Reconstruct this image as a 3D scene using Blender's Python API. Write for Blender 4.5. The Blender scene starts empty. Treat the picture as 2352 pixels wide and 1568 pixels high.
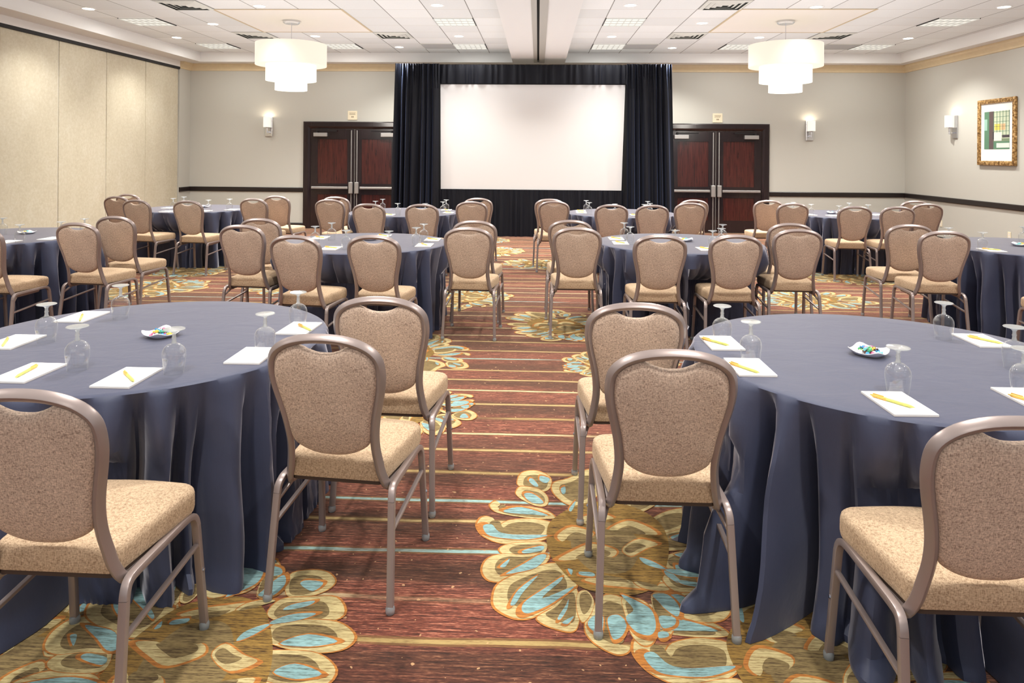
import bpy, bmesh, math, random
from mathutils import Vector, Matrix
random.seed(7)
PI = math.pi
scene = bpy.context.scene
COL = scene.collection

# ------------------------------------------------------------------ camera model (also used to read positions off the photograph)
F = 1600.0; H = 1.58; CX = 1176.0; HY = 355.06; RHO = 0.0075; TH = math.atan(60 / F)
def ray(x, y):
    px, py = x - CX, y - HY
    c, s = math.cos(RHO), math.sin(RHO)
    xr, yr = c*px + s*py, -s*px + c*py
    return (-math.sin(TH)*F + math.cos(TH)*xr, math.cos(TH)*F + math.sin(TH)*xr, -yr)
def atz(x, y, z):
    d = ray(x, y); t = (z - H)/d[2]
    return (d[0]*t, d[1]*t)

cam = bpy.data.cameras.new('camera'); camo = bpy.data.objects.new('camera', cam); COL.objects.link(camo)
cam.sensor_width = 36; cam.lens = 36*F/2352; cam.shift_y = -(784 - HY)/2352; cam.clip_end = 80; cam.clip_start = .05
camo.matrix_world = Matrix.Translation((0, 0, H)) @ Matrix.Rotation(TH, 4, 'Z') @ Matrix.Rotation(PI/2, 4, 'X') @ Matrix.Rotation(RHO, 4, 'Z')
scene.camera = camo

# ------------------------------------------------------------------ materials
def lin(c):
    return tuple(((v/255)/12.92 if v/255 <= .04045 else ((v/255 + .055)/1.055)**2.4) for v in c)
class NT:
    def __init__(s, name):
        s.m = bpy.data.materials.new(name); s.m.use_nodes = True
        s.t = s.m.node_tree; s.t.nodes.clear()
        s.out = s.n('ShaderNodeOutputMaterial')
    def n(s, typ, **kw):
        nd = s.t.nodes.new(typ)
        for k, v in kw.items(): setattr(nd, k, v)
        return nd
    def l(s, a, b): s.t.links.new(a, b)
    def math(s, op, a, b=None, c=None, clamp=False):
        nd = s.n('ShaderNodeMath', operation=op, use_clamp=clamp)
        for i, v in enumerate((a, b, c)):
            if v is None: continue
            if isinstance(v, (int, float)): nd.inputs[i].default_value = v
            else: s.l(v, nd.inputs[i])
        return nd.outputs[0]
    def mix(s, fac, a, b, blend='MIX'):
        nd = s.n('ShaderNodeMix', data_type='RGBA', blend_type=blend)
        for i, v in ((0, fac), (6, a), (7, b)):
            if isinstance(v, (int, float)): nd.inputs[i].default_value = v
            elif isinstance(v, tuple): nd.inputs[i].default_value = (*v[:3], 1)
            else: s.l(v, nd.inputs[i])
        return nd.outputs[2]
    def ramp(s, fac, stops, interp='LINEAR'):
        nd = s.n('ShaderNodeValToRGB'); nd.color_ramp.interpolation = interp
        e = nd.color_ramp.elements
        while len(e) < len(stops): e.new(.5)
        for i, (p, c) in enumerate(stops):
            e[i].position = p; e[i].color = (*c[:3], 1) if isinstance(c, tuple) else (c, c, c, 1)
        s.l(fac, nd.inputs[0]); return nd.outputs[0]
    def noise(s, vec, scale, detail=2, rough=.5, dist=0, dim='3D'):
        nd = s.n('ShaderNodeTexNoise', noise_dimensions=dim)
        nd.inputs['Scale'].default_value = scale; nd.inputs['Detail'].default_value = detail
        nd.inputs['Roughness'].default_value = rough; nd.inputs['Distortion'].default_value = dist
        if vec is not None: s.l(vec, nd.inputs['Vector'])
        return nd.outputs[0]
    def mapping(s, vec, scale=(1, 1, 1), loc=(0, 0, 0)):
        nd = s.n('ShaderNodeMapping'); nd.inputs['Scale'].default_value = scale; nd.inputs['Location'].default_value = loc
        s.l(vec, nd.inputs['Vector']); return nd.outputs[0]
    def coord(s, kind='Object'): return s.n('ShaderNodeTexCoord').outputs[kind]
    def bump(s, h, strength=.2, dist=.01):
        nd = s.n('ShaderNodeBump'); nd.inputs['Strength'].default_value = strength; nd.inputs['Distance'].default_value = dist
        s.l(h, nd.inputs['Height']); return nd.outputs[0]
    def bsdf(s, color, rough=.6, metal=0, spec=.5, normal=None, sheen=0, sheen_tint=None, emit=None, estr=0, coat=0, trans=0, ior=1.45, sheen_rough=.5, aniso=0):
        b = s.n('ShaderNodeBsdfPrincipled')
        def setv(k, v):
            if isinstance(v, (int, float)): b.inputs[k].default_value = v
            elif isinstance(v, tuple): b.inputs[k].default_value = (*v[:3], 1)
            else: s.l(v, b.inputs[k])
        setv('Base Color', color); setv('Roughness', rough); setv('Metallic', metal); setv('Specular IOR Level', spec)
        b.inputs['IOR'].default_value = ior
        if normal is not None: s.l(normal, b.inputs['Normal'])
        if sheen:
            b.inputs['Sheen Weight'].default_value = sheen; b.inputs['Sheen Roughness'].default_value = sheen_rough
            if sheen_tint: b.inputs['Sheen Tint'].default_value = (*sheen_tint, 1)
        if coat: b.inputs['Coat Weight'].default_value = coat; b.inputs['Coat Roughness'].default_value = .12
        if emit is not None: setv('Emission Color', emit); b.inputs['Emission Strength'].default_value = estr
        if trans: b.inputs['Transmission Weight'].default_value = trans
        s.l(b.outputs[0], s.out.inputs[0]); return b
def simple(name, rgb, rough=.5, metal=0, spec=.5, noise=0, nscale=40, bump=0, **kw):
    t = NT(name); c = lin(rgb); v = t.coord()
    nz = t.noise(v, nscale, 3)
    col = t.mix(t.math('MULTIPLY', nz, noise), c, tuple(x*.45 for x in c)) if noise else c
    nrm = t.bump(nz, bump, .002) if bump else None
    t.bsdf(col, rough, metal, spec, nrm, **kw); return t.m
def emitter(name, rgb, strength, base=.25):
    t = NT(name); t.bsdf(tuple(v*base for v in lin(rgb)), .6, emit=lin(rgb), estr=strength); return t.m

def tweed(name, light, dark, seed, fine=.5):
    t = NT(name); o = t.coord()
    a = t.noise(t.mapping(o, (1, 1, .32), (seed, 0, 0)), 360, 2, .6)
    b = t.noise(t.mapping(o, (.32, .32, 1), (0, seed, 0)), 360, 2, .6)
    c = t.noise(o, 9, 2)
    f = t.math('ADD', t.math('MULTIPLY', a, .5), t.math('MULTIPLY', b, .5))
    f = t.math('ADD', f, t.math('MULTIPLY', t.math('SUBTRACT', c, .5), .10))
    col = t.ramp(f, [(.36, lin(dark)), (.46, tuple((x+y)/2 for x, y in zip(lin(dark), lin(light)))), (.60, lin(light)), (.72, tuple(min(1, x*1.18) for x in lin(light)))])
    t.bsdf(col, .85, spec=.25, sheen=.25, sheen_tint=lin((235, 215, 190)), normal=t.bump(f, .25, .002)); return t.m
M = {}
M['fabric_back'] = tweed('tweed_chair_back', (226, 203, 183), (150, 127, 113), 3.1)
M['fabric_seat'] = tweed('tweed_chair_seat', (212, 186, 155), (150, 123, 97), 1.7)
M['frame'] = simple('bronze_chair_tube', (160, 146, 142), .34, .4, .5)
M['glide'] = simple('clear_plastic_glide', (215, 222, 225), .15, 0, .6, trans=.6)
M['bolt'] = simple('steel_bolt', (190, 195, 210), .25, 1)
M['pan'] = simple('dark_seat_pan', (70, 55, 46), .7)

def cloth_mat():
    t = NT('navy_tablecloth'); o = t.coord()
    w = t.noise(t.mapping(o, (1, 1, .08)), 300, 2)
    big = t.noise(o, 3.2, 3, .5)
    wr = t.noise(t.mapping(o, (1, 1.8, 1)), 5, 4, .55, .6)
    col = t.mix(t.math('MULTIPLY', w, .5), lin((64, 70, 95)), lin((48, 53, 76)))
    col = t.mix(t.math('MULTIPLY', big, .3), col, lin((72, 78, 100)))
    h = t.math('ADD', t.math('MULTIPLY', wr, 1.0), t.math('MULTIPLY', w, .04))
    t.bsdf(col, .55, spec=.5, sheen=1.0, sheen_tint=lin((235, 232, 240)), sheen_rough=.32, normal=t.bump(h, .12, .02)); return t.m
M['cloth'] = cloth_mat()
def velvet():
    t = NT('black_velour'); o = t.coord()
    n = t.noise(t.mapping(o, (1, 1, .15)), 30, 3)
    t.bsdf(t.mix(n, lin((9, 10, 16)), lin((18, 20, 30))), .7, spec=.3, sheen=.85, sheen_tint=lin((130, 148, 195)), sheen_rough=.3); return t.m
M['velvet'] = velvet()
M['screen'] = simple('white_screen_fabric', (220, 219, 219), .8, 0, .2)
M['black'] = simple('matt_black', (14, 14, 16), .6)
M['paper'] = simple('white_paper', (252, 250, 246), .7, 0, .3)
M['card'] = simple('grey_backing_board', (190, 180, 172), .8)
M['lime'] = simple('lime_plastic', (204, 206, 112), .35)
M['orange'] = simple('orange_plastic', (240, 190, 96), .35)
M['china'] = simple('white_china', (246, 244, 246), .18, 0, .6)
M['chrome'] = simple('brushed_chrome', (214, 214, 218), .25, 1)
M['steel'] = simple('satin_steel', (178, 176, 174), .4, .75)
M['ivory'] = simple('ivory_plastic', (238, 228, 200), .5)
M['ink'] = simple('grey_ink', (150, 138, 112), .7)
M['walltrim'] = simple('espresso_rail', (34, 27, 26), .35)
M['cornice'] = simple('honey_maple_cornice', (222, 204, 168), .45, noise=.25, nscale=12)
M['white_paint'] = simple('white_ceiling_paint', (232, 231, 229), .7, 0, .3, noise=.03)
M['gap'] = simple('dark_track_gap', (45, 45, 46), .8)
M['track'] = simple('grey_partition_track', (176, 172, 164), .5)
M['vent_dark'] = simple('vent_dark_inside', (70, 74, 70), .8)
M['vent'] = simple('vent_enamel', (206, 206, 198), .5)
M['grille'] = simple('grey_return_panel', (178, 178, 178), .7, noise=.3, nscale=200)
M['led'] = emitter('lamp_glow', (255, 247, 232), 9)
M['troffer'] = emitter('troffer_lens', (250, 248, 238), .75)
M['louver'] = simple('troffer_louver', (226, 226, 222), .35, .3)
M['shade_top'] = emitter('shade_outer_glow', (255, 238, 218), .9, .12)
M['shade_low'] = emitter('shade_inner_glow', (255, 250, 236), 1.1, .12)
M['sconce_glass'] = emitter('sconce_glass_glow', (255, 246, 230), .9)
M['mat_board'] = simple('white_mat_board', (240, 240, 236), .8)

def glass_thin():
    t = NT('clear_goblet_glass'); g = t.n('ShaderNodeBsdfGlossy'); g.inputs['Roughness'].default_value = .03
    tr = t.n('ShaderNodeBsdfTransparent'); tr.inputs[0].default_value = (.98, .987, .987, 1)
    fr = t.n('ShaderNodeLayerWeight'); fr.inputs['Blend'].default_value = .32
    f = t.math('ADD', t.math('MULTIPLY', t.math('POWER', fr.outputs['Facing'], 2.0), .85), .07, clamp=True)
    mx = t.n('ShaderNodeMixShader'); t.l(f, mx.inputs[0]); t.l(tr.outputs[0], mx.inputs[1]); t.l(g.outputs[0], mx.inputs[2])
    df = t.n('ShaderNodeBsdfDiffuse'); df.inputs[0].default_value = (.95, .97, .97, 1)  # white diffuse at grazing edges paints in the bright glints of the bowl
    m2 = t.n('ShaderNodeMixShader'); t.l(t.math('ADD', t.math('MULTIPLY', t.math('POWER', fr.outputs['Facing'], 2.8), .6), .004), m2.inputs[0]); t.l(mx.outputs[0], m2.inputs[1]); t.l(df.outputs[0], m2.inputs[2])
    t.l(m2.outputs[0], t.out.inputs[0]); return t.m
M['glass'] = glass_thin()
def glass_solid():
    t = NT('pressed_goblet_glass'); g = t.n('ShaderNodeBsdfGlossy'); g.inputs['Roughness'].default_value = .05
    tr = t.n('ShaderNodeBsdfTransparent'); tr.inputs[0].default_value = (.97, .98, .98, 1)
    df = t.n('ShaderNodeBsdfTranslucent'); df.inputs[0].default_value = (.92, .95, .95, 1); dd = t.n('ShaderNodeBsdfDiffuse'); dd.inputs[0].default_value = (.92, .95, .95, 1)
    m0 = t.n('ShaderNodeMixShader'); t.l(df.outputs[0], m0.inputs[1]); t.l(dd.outputs[0], m0.inputs[2])
    m1 = t.n('ShaderNodeMixShader'); m1.inputs[0].default_value = .5; t.l(tr.outputs[0], m1.inputs[1]); t.l(m0.outputs[0], m1.inputs[2])
    fr = t.n('ShaderNodeLayerWeight'); fr.inputs['Blend'].default_value = .4
    mx = t.n('ShaderNodeMixShader'); t.l(t.math('ADD', t.math('MULTIPLY', fr.outputs['Facing'], .5), .06), mx.inputs[0]); t.l(m1.outputs[0], mx.inputs[1]); t.l(g.outputs[0], mx.inputs[2])
    t.l(mx.outputs[0], t.out.inputs[0]); return t.m
M['glass_solid'] = glass_solid()

def wall_mat(name, rgb, vary=.06):
    t = NT(name); o = t.coord()
    n = t.noise(t.mapping(o, (1, 1, .25)), 2.2, 4); w = t.noise(t.mapping(o, (1, 1, 14)), 30, 2)
    c = lin(rgb)
    col = t.mix(t.math('MULTIPLY', n, vary*3), c, tuple(x*.82 for x in c))
    t.bsdf(col, .75, spec=.25, normal=t.bump(w, .05, .003)); return t.m
M['wall'] = wall_mat('warm_grey_vinyl_wallpaper', (196, 195, 187))
def partition_mat():
    t = NT('beige_partition_vinyl'); o = t.coord()
    n = t.noise(o, 26, 6, .65); n2 = t.noise(t.mapping(o, (1, 1, .6)), 3, 3)
    f = t.math('ADD', t.math('MULTIPLY', n, .7), t.math('MULTIPLY', n2, .3))
    col = t.ramp(f, [(.32, lin((192, 183, 160))), (.5, lin((202, 194, 172))), (.68, lin((211, 205, 187)))])
    t.bsdf(col, .7, spec=.3); return t.m
M['partition'] = partition_mat()
def wood(name, a, b, rough=.22, scale=5):
    t = NT(name); o = t.coord()
    g = t.noise(t.mapping(o, (7, 7, .5)), scale, 5, .6, .8)
    t.bsdf(t.ramp(g, [(.3, lin(a)), (.7, lin(b))]), rough, spec=.5, coat=.35); return t.m
M['door_dark'] = wood('espresso_door_stile', (24, 17, 20), (44, 31, 33))
M['door_panel'] = wood('mahogany_door_panel', (42, 19, 18), (80, 36, 31), .24)
def gold():
    t = NT('gilt_bamboo_frame'); o = t.coord()
    n = t.noise(o, 30, 3)
    t.bsdf(t.ramp(n, [(.35, lin((112, 80, 44))), (.55, lin((186, 148, 92))), (.7, lin((222, 190, 140)))]), .4, .35); return t.m
M['gilt'] = gold()

def ceiling_mat():
    t = NT('acoustic_ceiling_tile'); g = t.n('ShaderNodeNewGeometry').outputs['Position']
    sp = t.n('ShaderNodeSeparateXYZ'); t.l(g, sp.inputs[0])
    ax = t.math('ABSOLUTE', sp.outputs[0])
    fx = t.math('FRACT', t.math('DIVIDE', t.math('SUBTRACT', ax, 1.0 - 6.1), .61))
    dx = t.math('MULTIPLY', t.math('MINIMUM', fx, t.math('SUBTRACT', 1.0, fx)), .61)
    fy = t.math('FRACT', t.math('DIVIDE', t.math('ADD', sp.outputs[1], 12.2 - .12), .61))
    dy = t.math('MULTIPLY', t.math('MINIMUM', fy, t.math('SUBTRACT', 1.0, fy)), .61)
    lx = t.math('LESS_THAN', dx, .007); ly = t.math('LESS_THAN', dy, .006)
    cx = t.math('FLOOR', t.math('DIVIDE', t.math('SUBTRACT', ax, 1.0 - 6.1), .61)); cy = t.math('FLOOR', t.math('DIVIDE', t.math('ADD', sp.outputs[1], 12.08), .61))
    cb = t.n('ShaderNodeCombineXYZ'); t.l(cx, cb.inputs[0]); t.l(cy, cb.inputs[1]); t.l(t.math('SIGN', sp.outputs[0]), cb.inputs[2])
    wn = t.n('ShaderNodeTexWhiteNoise'); t.l(cb.outputs[0], wn.inputs['Vector'])
    sp2 = t.noise(g, 160, 3, .7)
    tile = t.mix(wn.outputs[0], lin((216, 217, 216)), lin((228, 229, 228)))
    tile = t.mix(t.math('MULTIPLY', t.ramp(sp2, [(.35, 1.0), (.48, 0.0)]), .12), tile, lin((150, 146, 140)))
    col = t.mix(t.math('MULTIPLY', ly, .55), tile, lin((190, 176, 156)))
    col = t.mix(t.math('MULTIPLY', lx, .85), col, lin((120, 116, 110)))
    t.bsdf(col, .85, spec=.2); return t.m
M['tile'] = ceiling_mat()
M['panel_white'] = simple('smooth_ceiling_panel', (232, 226, 218), .8, noise=.04, nscale=3)
M['panel_trim'] = simple('tan_panel_trim', (196, 178, 146), .6)

# carpet -------------------------------------------------------------
def streaks(t, seed=0.0):
    g = t.n('ShaderNodeNewGeometry').outputs['Position']
    a = t.noise(t.mapping(g, (8, 120, 1), (seed, 0, 0)), 1.0, 3, .65)
    b = t.noise(t.mapping(g, (45, 260, 1), (0, seed, 0)), 1.0, 2, .6)
    return g, t.math('ADD', t.math('MULTIPLY', a, .62), t.math('MULTIPLY', b, .38))
def carpet():
    t = NT('woven_axminster_carpet'); g, f = streaks(t)
    sp = t.n('ShaderNodeSeparateXYZ'); t.l(g, sp.inputs[0])
    X, Y = sp.outputs[0], sp.outputs[1]
    fine = t.math('ADD', Y, t.math('MULTIPLY', t.math('SUBTRACT', t.noise(t.mapping(g, (1.2, 3, 1)), 1.0, 2), .5), .05))
    band = t.noise(t.mapping(g, (.35, 3.6, 1)), 1.0, 2)
    base = t.ramp(f, [(.36, lin((42, 24, 23))), (.45, lin((84, 43, 37))), (.53, lin((122, 65, 52))), (.62, lin((184, 120, 96)))])
    dark = t.ramp(f, [(.36, lin((28, 19, 19))), (.46, lin((60, 35, 31))), (.55, lin((90, 54, 42))), (.65, lin((144, 100, 76)))])
    col = t.mix(t.ramp(band, [(.42, 0.0), (.58, 1.0)]), base, dark)
    # thin woven stripes about every quarter metre, one random offset and colour each
    P = .239
    q = t.math('DIVIDE', t.math('SUBTRACT', fine, 2.25 - P/2), P); ci = t.math('FLOOR', q); fr = t.math('SUBTRACT', q, ci)
    wn = t.n('ShaderNodeTexWhiteNoise', noise_dimensions='1D'); t.l(ci, wn.inputs['W'])
    off = t.math('ADD', t.math('MULTIPLY', wn.outputs[0], .3), .35)
    d = t.math('ABSOLUTE', t.math('SUBTRACT', fr, off))
    edge = t.math('LESS_THAN', d, .088); core = t.math('LESS_THAN', d, .042)
    wn2 = t.n('ShaderNodeTexWhiteNoise', noise_dimensions='1D'); t.l(t.math('ADD', ci, 77.3), wn2.inputs['W'])
    sc = t.ramp(wn2.outputs[0], [(0, lin((192, 168, 116))), (.4, lin((172, 148, 96))), (.6, lin((212, 194, 152)))], 'CONSTANT')
    teal = t.math('ADD', t.math('COMPARE', ci, 2, .4), t.math('ADD', t.math('COMPARE', ci, 4, .4), t.math('COMPARE', t.math('MODULO', t.math('ADD', ci, 30), 9), 7, .4)), clamp=True)
    sc = t.mix(teal, sc, lin((148, 186, 182)))
    brk = t.ramp(t.noise(t.mapping(g, (1.1, 4.3, 1), (5, 1, 0)), 1.0, 2), [(.34, .15), (.44, 1.0)])
    rough_edge = t.ramp(f, [(.38, .35), (.52, 1.0)])
    olive = t.mix(f, lin((88, 64, 40)), lin((142, 108, 66)))
    col = t.mix(t.math('MULTIPLY', t.math('MULTIPLY', edge, brk), .7), col, olive)
    col = t.mix(t.math('MULTIPLY', t.math('MULTIPLY', core, brk), rough_edge), col, sc)
    # flecks
    fl = t.noise(g, 38, 1); col = t.mix(t.math('MULTIPLY', t.math('GREATER_THAN', fl, .735), .7), col, lin((206, 164, 120)))
    t.bsdf(col, .95, spec=.1, sheen=.55, sheen_tint=lin((232, 200, 175)), sheen_rough=.5, normal=t.bump(f, .35, .004)); return t.m
M['carpet'] = carpet()
def petal_mat(name, light, dark, lo=.455, hi=.60):
    t = NT(name); g, f = streaks(t, 3.7)
    t.bsdf(t.ramp(f, [(lo - .08, lin(dark)), (lo + .05, tuple((a*.35 + b*.65) for a, b in zip(lin(dark), lin(light)))), (hi, lin(light))]), .95, spec=.1, sheen=.25, sheen_tint=lin((226, 205, 170)), sheen_rough=.6, normal=t.bump(f, .35, .004)); return t.m
M['p_orange'] = petal_mat('carpet_orange_outline', (198, 130, 62), (132, 78, 40))
M['p_tan'] = petal_mat('carpet_straw_petal', (210, 194, 142), (142, 118, 76))
M['p_olive'] = petal_mat('carpet_olive_petal', (146, 126, 84), (66, 50, 36))
M['p_blue'] = petal_mat('carpet_sky_blue_petal', (148, 190, 194), (88, 108, 102))
M['p_gold'] = petal_mat('carpet_gold_heart', (158, 124, 62), (58, 38, 26))

# ------------------------------------------------------------------ mesh helpers
class MB:
    def __init__(s): s.v = []; s.f = []; s.mi = []; s.sm = []
    def add(s, vs, fs, mi=0, smooth=False):
        b = len(s.v); s.v += [tuple(v) for v in vs]
        for f in fs: s.f.append(tuple(b + i for i in f)); s.mi.append(mi); s.sm.append(smooth)
        return s
    def box(s, x0, x1, y0, y1, z0, z1, mi=0, bev=0):
        if bev:
            bm = bmesh.new(); bmesh.ops.create_cube(bm, size=1)
            for v in bm.verts: v.co = ((x0+x1)/2 + v.co.x*(x1-x0), (y0+y1)/2 + v.co.y*(y1-y0), (z0+z1)/2 + v.co.z*(z1-z0))
            bmesh.ops.bevel(bm, geom=bm.edges[:], offset=bev, segments=2, profile=.5, affect='EDGES')
            bm.verts.index_update()
            r = s.add([v.co[:] for v in bm.verts], [[v.index for v in f.verts] for f in bm.faces], mi); bm.free(); return r
        return s.add([(x0,y0,z0),(x1,y0,z0),(x1,y1,z0),(x0,y1,z0),(x0,y0,z1),(x1,y0,z1),(x1,y1,z1),(x0,y1,z1)],
                     [(0,3,2,1),(4,5,6,7),(0,1,5,4),(1,2,6,5),(2,3,7,6),(3,0,4,7)], mi)
    def lathe(s, prof, n=24, c=(0,0,0), mi=0, closed=False):
        vs = []; fs = []
        for r, z in prof:
            for i in range(n):
                a = 2*PI*i/n; vs.append((c[0] + r*math.cos(a), c[1] + r*math.sin(a), c[2] + z))
        m = len(prof)
        for j in range(m if closed else m - 1):
            k = (j + 1) % m
            for i in range(n):
                i2 = (i + 1) % n; fs.append((j*n+i, j*n+i2, k*n+i2, k*n+i))
        return s.add(vs, fs, mi, True)
    def tube(s, path, w, d=None, ref=(0, 1, 0), mi=0, cap=True, corner=.3):
        d = d or w; P = [Vector(p) for p in path]; n0 = None; rings = []
        hw, hd = w/2, d/2; k = corner
        sec = []
        for sx, sy in ((1,1),(-1,1),(-1,-1),(1,-1)):
            cx, cy = sx*(hw - k*hw), sy*(hd - k*hd)
            a0 = {(1,1):0,(-1,1):PI/2,(-1,-1):PI,(1,-1):1.5*PI}[(sx,sy)]
            for q in range(3):
                a = a0 + q*PI/4; sec.append((cx + k*hw*math.cos(a), cy + k*hd*math.sin(a)))
        for i, p in enumerate(P):
            t = (P[min(i+1, len(P)-1)] - P[max(i-1, 0)]).normalized()
            if n0 is None: n0 = Vector(ref)
            n0 = (n0 - n0.dot(t)*t).normalized(); b = t.cross(n0)
            rings.append([p + b*a + n0*c for a, c in sec])
        m = len(sec); vs = [v[:] for r in rings for v in r]; fs = []
        for j in range(len(rings)-1):
            for i in range(m): fs.append((j*m+i, j*m+(i+1)%m, (j+1)*m+(i+1)%m, (j+1)*m+i))
        if cap: fs += [tuple(range(m))[::-1], tuple((len(rings)-1)*m + i for i in range(m))]
        return s.add(vs, fs, mi, True)
    def rings(s, loops, mi=0, cap0=True, cap1=True):
        m = len(loops[0]); vs = [v for l in loops for v in l]; fs = []
        for j in range(len(loops)-1):
            for i in range(m): fs.append((j*m+i, j*m+(i+1)%m, (j+1)*m+(i+1)%m, (j+1)*m+i))
        if cap0: fs.append(tuple(range(m))[::-1])
        if cap1: fs.append(tuple((len(loops)-1)*m + i for i in range(m)))
        return s.add(vs, fs, mi, True)
    def build(s, name, mats, parent=None, loc=None, rz=0):
        me = bpy.data.meshes.new(name); me.from_pydata(s.v, [], s.f)
        mats = mats if isinstance(mats, (list, tuple)) else [mats]
        for m in mats: me.materials.append(m)
        me.polygons.foreach_set('material_index', s.mi); me.polygons.foreach_set('use_smooth', s.sm)
        me.validate(); me.update()
        bm = bmesh.new(); bm.from_mesh(me); bmesh.ops.recalc_face_normals(bm, faces=bm.faces[:]); bm.to_mesh(me); bm.free()
        if any(s.sm): me.set_sharp_from_angle(angle=math.radians(42))
        o = bpy.data.objects.new(name, me); COL.objects.link(o)
        if parent: o.parent = parent
        if loc: o.location = loc
        o.rotation_euler.z = rz
        return o
def cr(pts, n=5):
    """Catmull-Rom through points"""
    P = [Vector(p) for p in pts]; out = []
    for i in range(len(P)-1):
        p0, p1, p2, p3 = P[max(i-1,0)], P[i], P[i+1], P[min(i+2,len(P)-1)]
        for k in range(n):
            t = k/n
            out.append(.5*((2*p1) + (p2-p0)*t + (2*p0-5*p1+4*p2-p3)*t*t + (3*p1-p0-3*p2+p3)*t**3))
    out.append(P[-1]); return out
def crc(pts, n=4):
    P = [Vector(p) for p in pts]; m = len(P); out = []
    for i in range(m):
        p0, p1, p2, p3 = P[i-1], P[i], P[(i+1)%m], P[(i+2)%m]
        for k in range(n):
            t = k/n
            out.append(.5*((2*p1) + (p2-p0)*t + (2*p0-5*p1+4*p2-p3)*t*t + (3*p1-p0-3*p2+p3)*t**3))
    return out
def interp(tab, x):
    for (a, b), (c, d) in zip(tab, tab[1:]):
        if x <= c: return b + (d-b)*max(0, (x-a))/(c-a)
    return tab[-1][1]
def tag(o, label=None, cat=None, group=None, kind=None):
    if label: o['label'] = label
    if cat: o['category'] = cat
    if group: o['group'] = group
    if kind: o['kind'] = kind
    return o
def empty(name, loc=(0,0,0), rz=0):
    o = bpy.data.objects.new(name, None); COL.objects.link(o); o.location = loc; o.rotation_euler.z = rz
    o.empty_display_size = .1; return o
def dup(o, parent=None):
    c = o.copy(); COL.objects.link(c)
    if parent: c.parent = parent
    for ch in list(o.children): dup(ch, c)
    return c
ORD = ['first', 'second', 'third', 'fourth', 'fifth', 'sixth', 'seventh', 'eighth', 'ninth', 'tenth']

# ------------------------------------------------------------------ room shell
D = 14.5; XL = -7.38; XR = 7.48; ZC = 3.64; ZS = 3.45; YB = -3.2; YS = 14.12
def struct(o): o['kind'] = 'structure'; return o
# floor with the woven flowers ----------------------------------------
CROP = lambda x, y: (1060 + x/3.027, 1050 + y/3.027)
PETALS = [
 [(390,160),(420,110),(500,95),(580,115),(625,160),(610,220),(560,240),(480,215),(400,200)],
 [(380,240),(410,205),(480,210),(550,230),(600,280),(590,335),(520,340),(430,300),(385,265)],
 [(200,330),(240,305),(270,330),(255,352),(380,340),(560,360),(650,420),(560,430),(400,415),(260,390),(210,360)],
 [(110,460),(150,415),(220,425),(250,480),(330,440),(500,430),(650,470),(600,560),(450,600),(280,600),(170,560),(120,510)],
 [(265,640),(330,605),(480,590),(590,600),(560,680),(400,700),(300,680)],
 [(145,790),(180,710),(280,675),(420,680),(590,670),(600,720),(500,800),(340,860),(200,860)],
 [(220,990),(260,880),(420,800),(620,740),(740,770),(800,900),(700,1000),(560,1080),(480,1120),(370,1120),(250,1060)],
 [(530,1110),(640,1040),(730,930),(800,920),(820,1050),(810,1170),(760,1215),(640,1190),(550,1150)],
 [(860,1200),(880,1100),(1000,960),(1150,1000),(1200,1100),(1140,1230),(1060,1290),(1165,1320),(1150,1360),(1080,1372),(980,1330),(900,1270)],
 [(1140,1100),(1120,980),(1260,1000),(1350,1100),(1360,1220),(1320,1300),(1250,1305),(1180,1230)],
 [(1320,960),(1430,950),(1520,1030),(1490,1150),(1440,1260),(1370,1260),(1350,1120)],
 [(1520,960),(1640,940),(1790,980),(1870,1050),(1820,1130),(1680,1150),(1540,1110)],
 [(1400,840),(1500,790),(1700,770),(1870,820),(1850,930),(1650,940),(1480,930)],
 [(1400,700),(1600,640),(1800,640),(1900,700),(1820,780),(1600,800),(1420,780)],
 [(1350,560),(1500,500),(1680,500),(1760,560),(1680,630),(1500,650),(1380,640)],
 [(1300,450),(1420,380),(1560,360),(1640,410),(1560,480),(1400,530),(1320,520)],
 [(640,250),(640,180),(740,150),(870,90),(960,110),(960,240),(860,330),(740,330)],
 [(960,250),(1000,150),(1100,110),(1180,150),(1150,250),(1080,330),(980,350)],
 [(1150,330),(1200,220),(1330,180),(1420,230),(1360,320),(1260,380),(1170,390)],
 [(800,1050),(810,950),(870,930),(920,1000),(900,1090),(840,1150)]]
HEART = [(600,480),(680,400),(820,330),(1000,310),(1200,350),(1370,450),(1440,600),(1420,780),(1350,900),(1200,960),(1000,950),(820,900),(680,770),(600,640)]
GOLDS = [[(640,540),(760,470),(930,520),(880,570),(760,540),(680,590)], [(620,720),(760,640),(900,590),(1090,640),(1060,700),(900,670),(760,720)], [(1000,500),(1150,430),(1300,470),(1400,540),(1270,540),(1140,510)],
 [(1110,640),(1240,560),(1400,600),(1300,640),(1180,700)], [(820,860),(960,830),(1100,850),(1200,870),(1300,930),(1150,920),(960,900)], [(1190,870),(1320,890),(1480,930),(1400,945),(1260,920)], [(800,420),(960,380),(1080,420),(960,440),(860,470)]]
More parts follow.
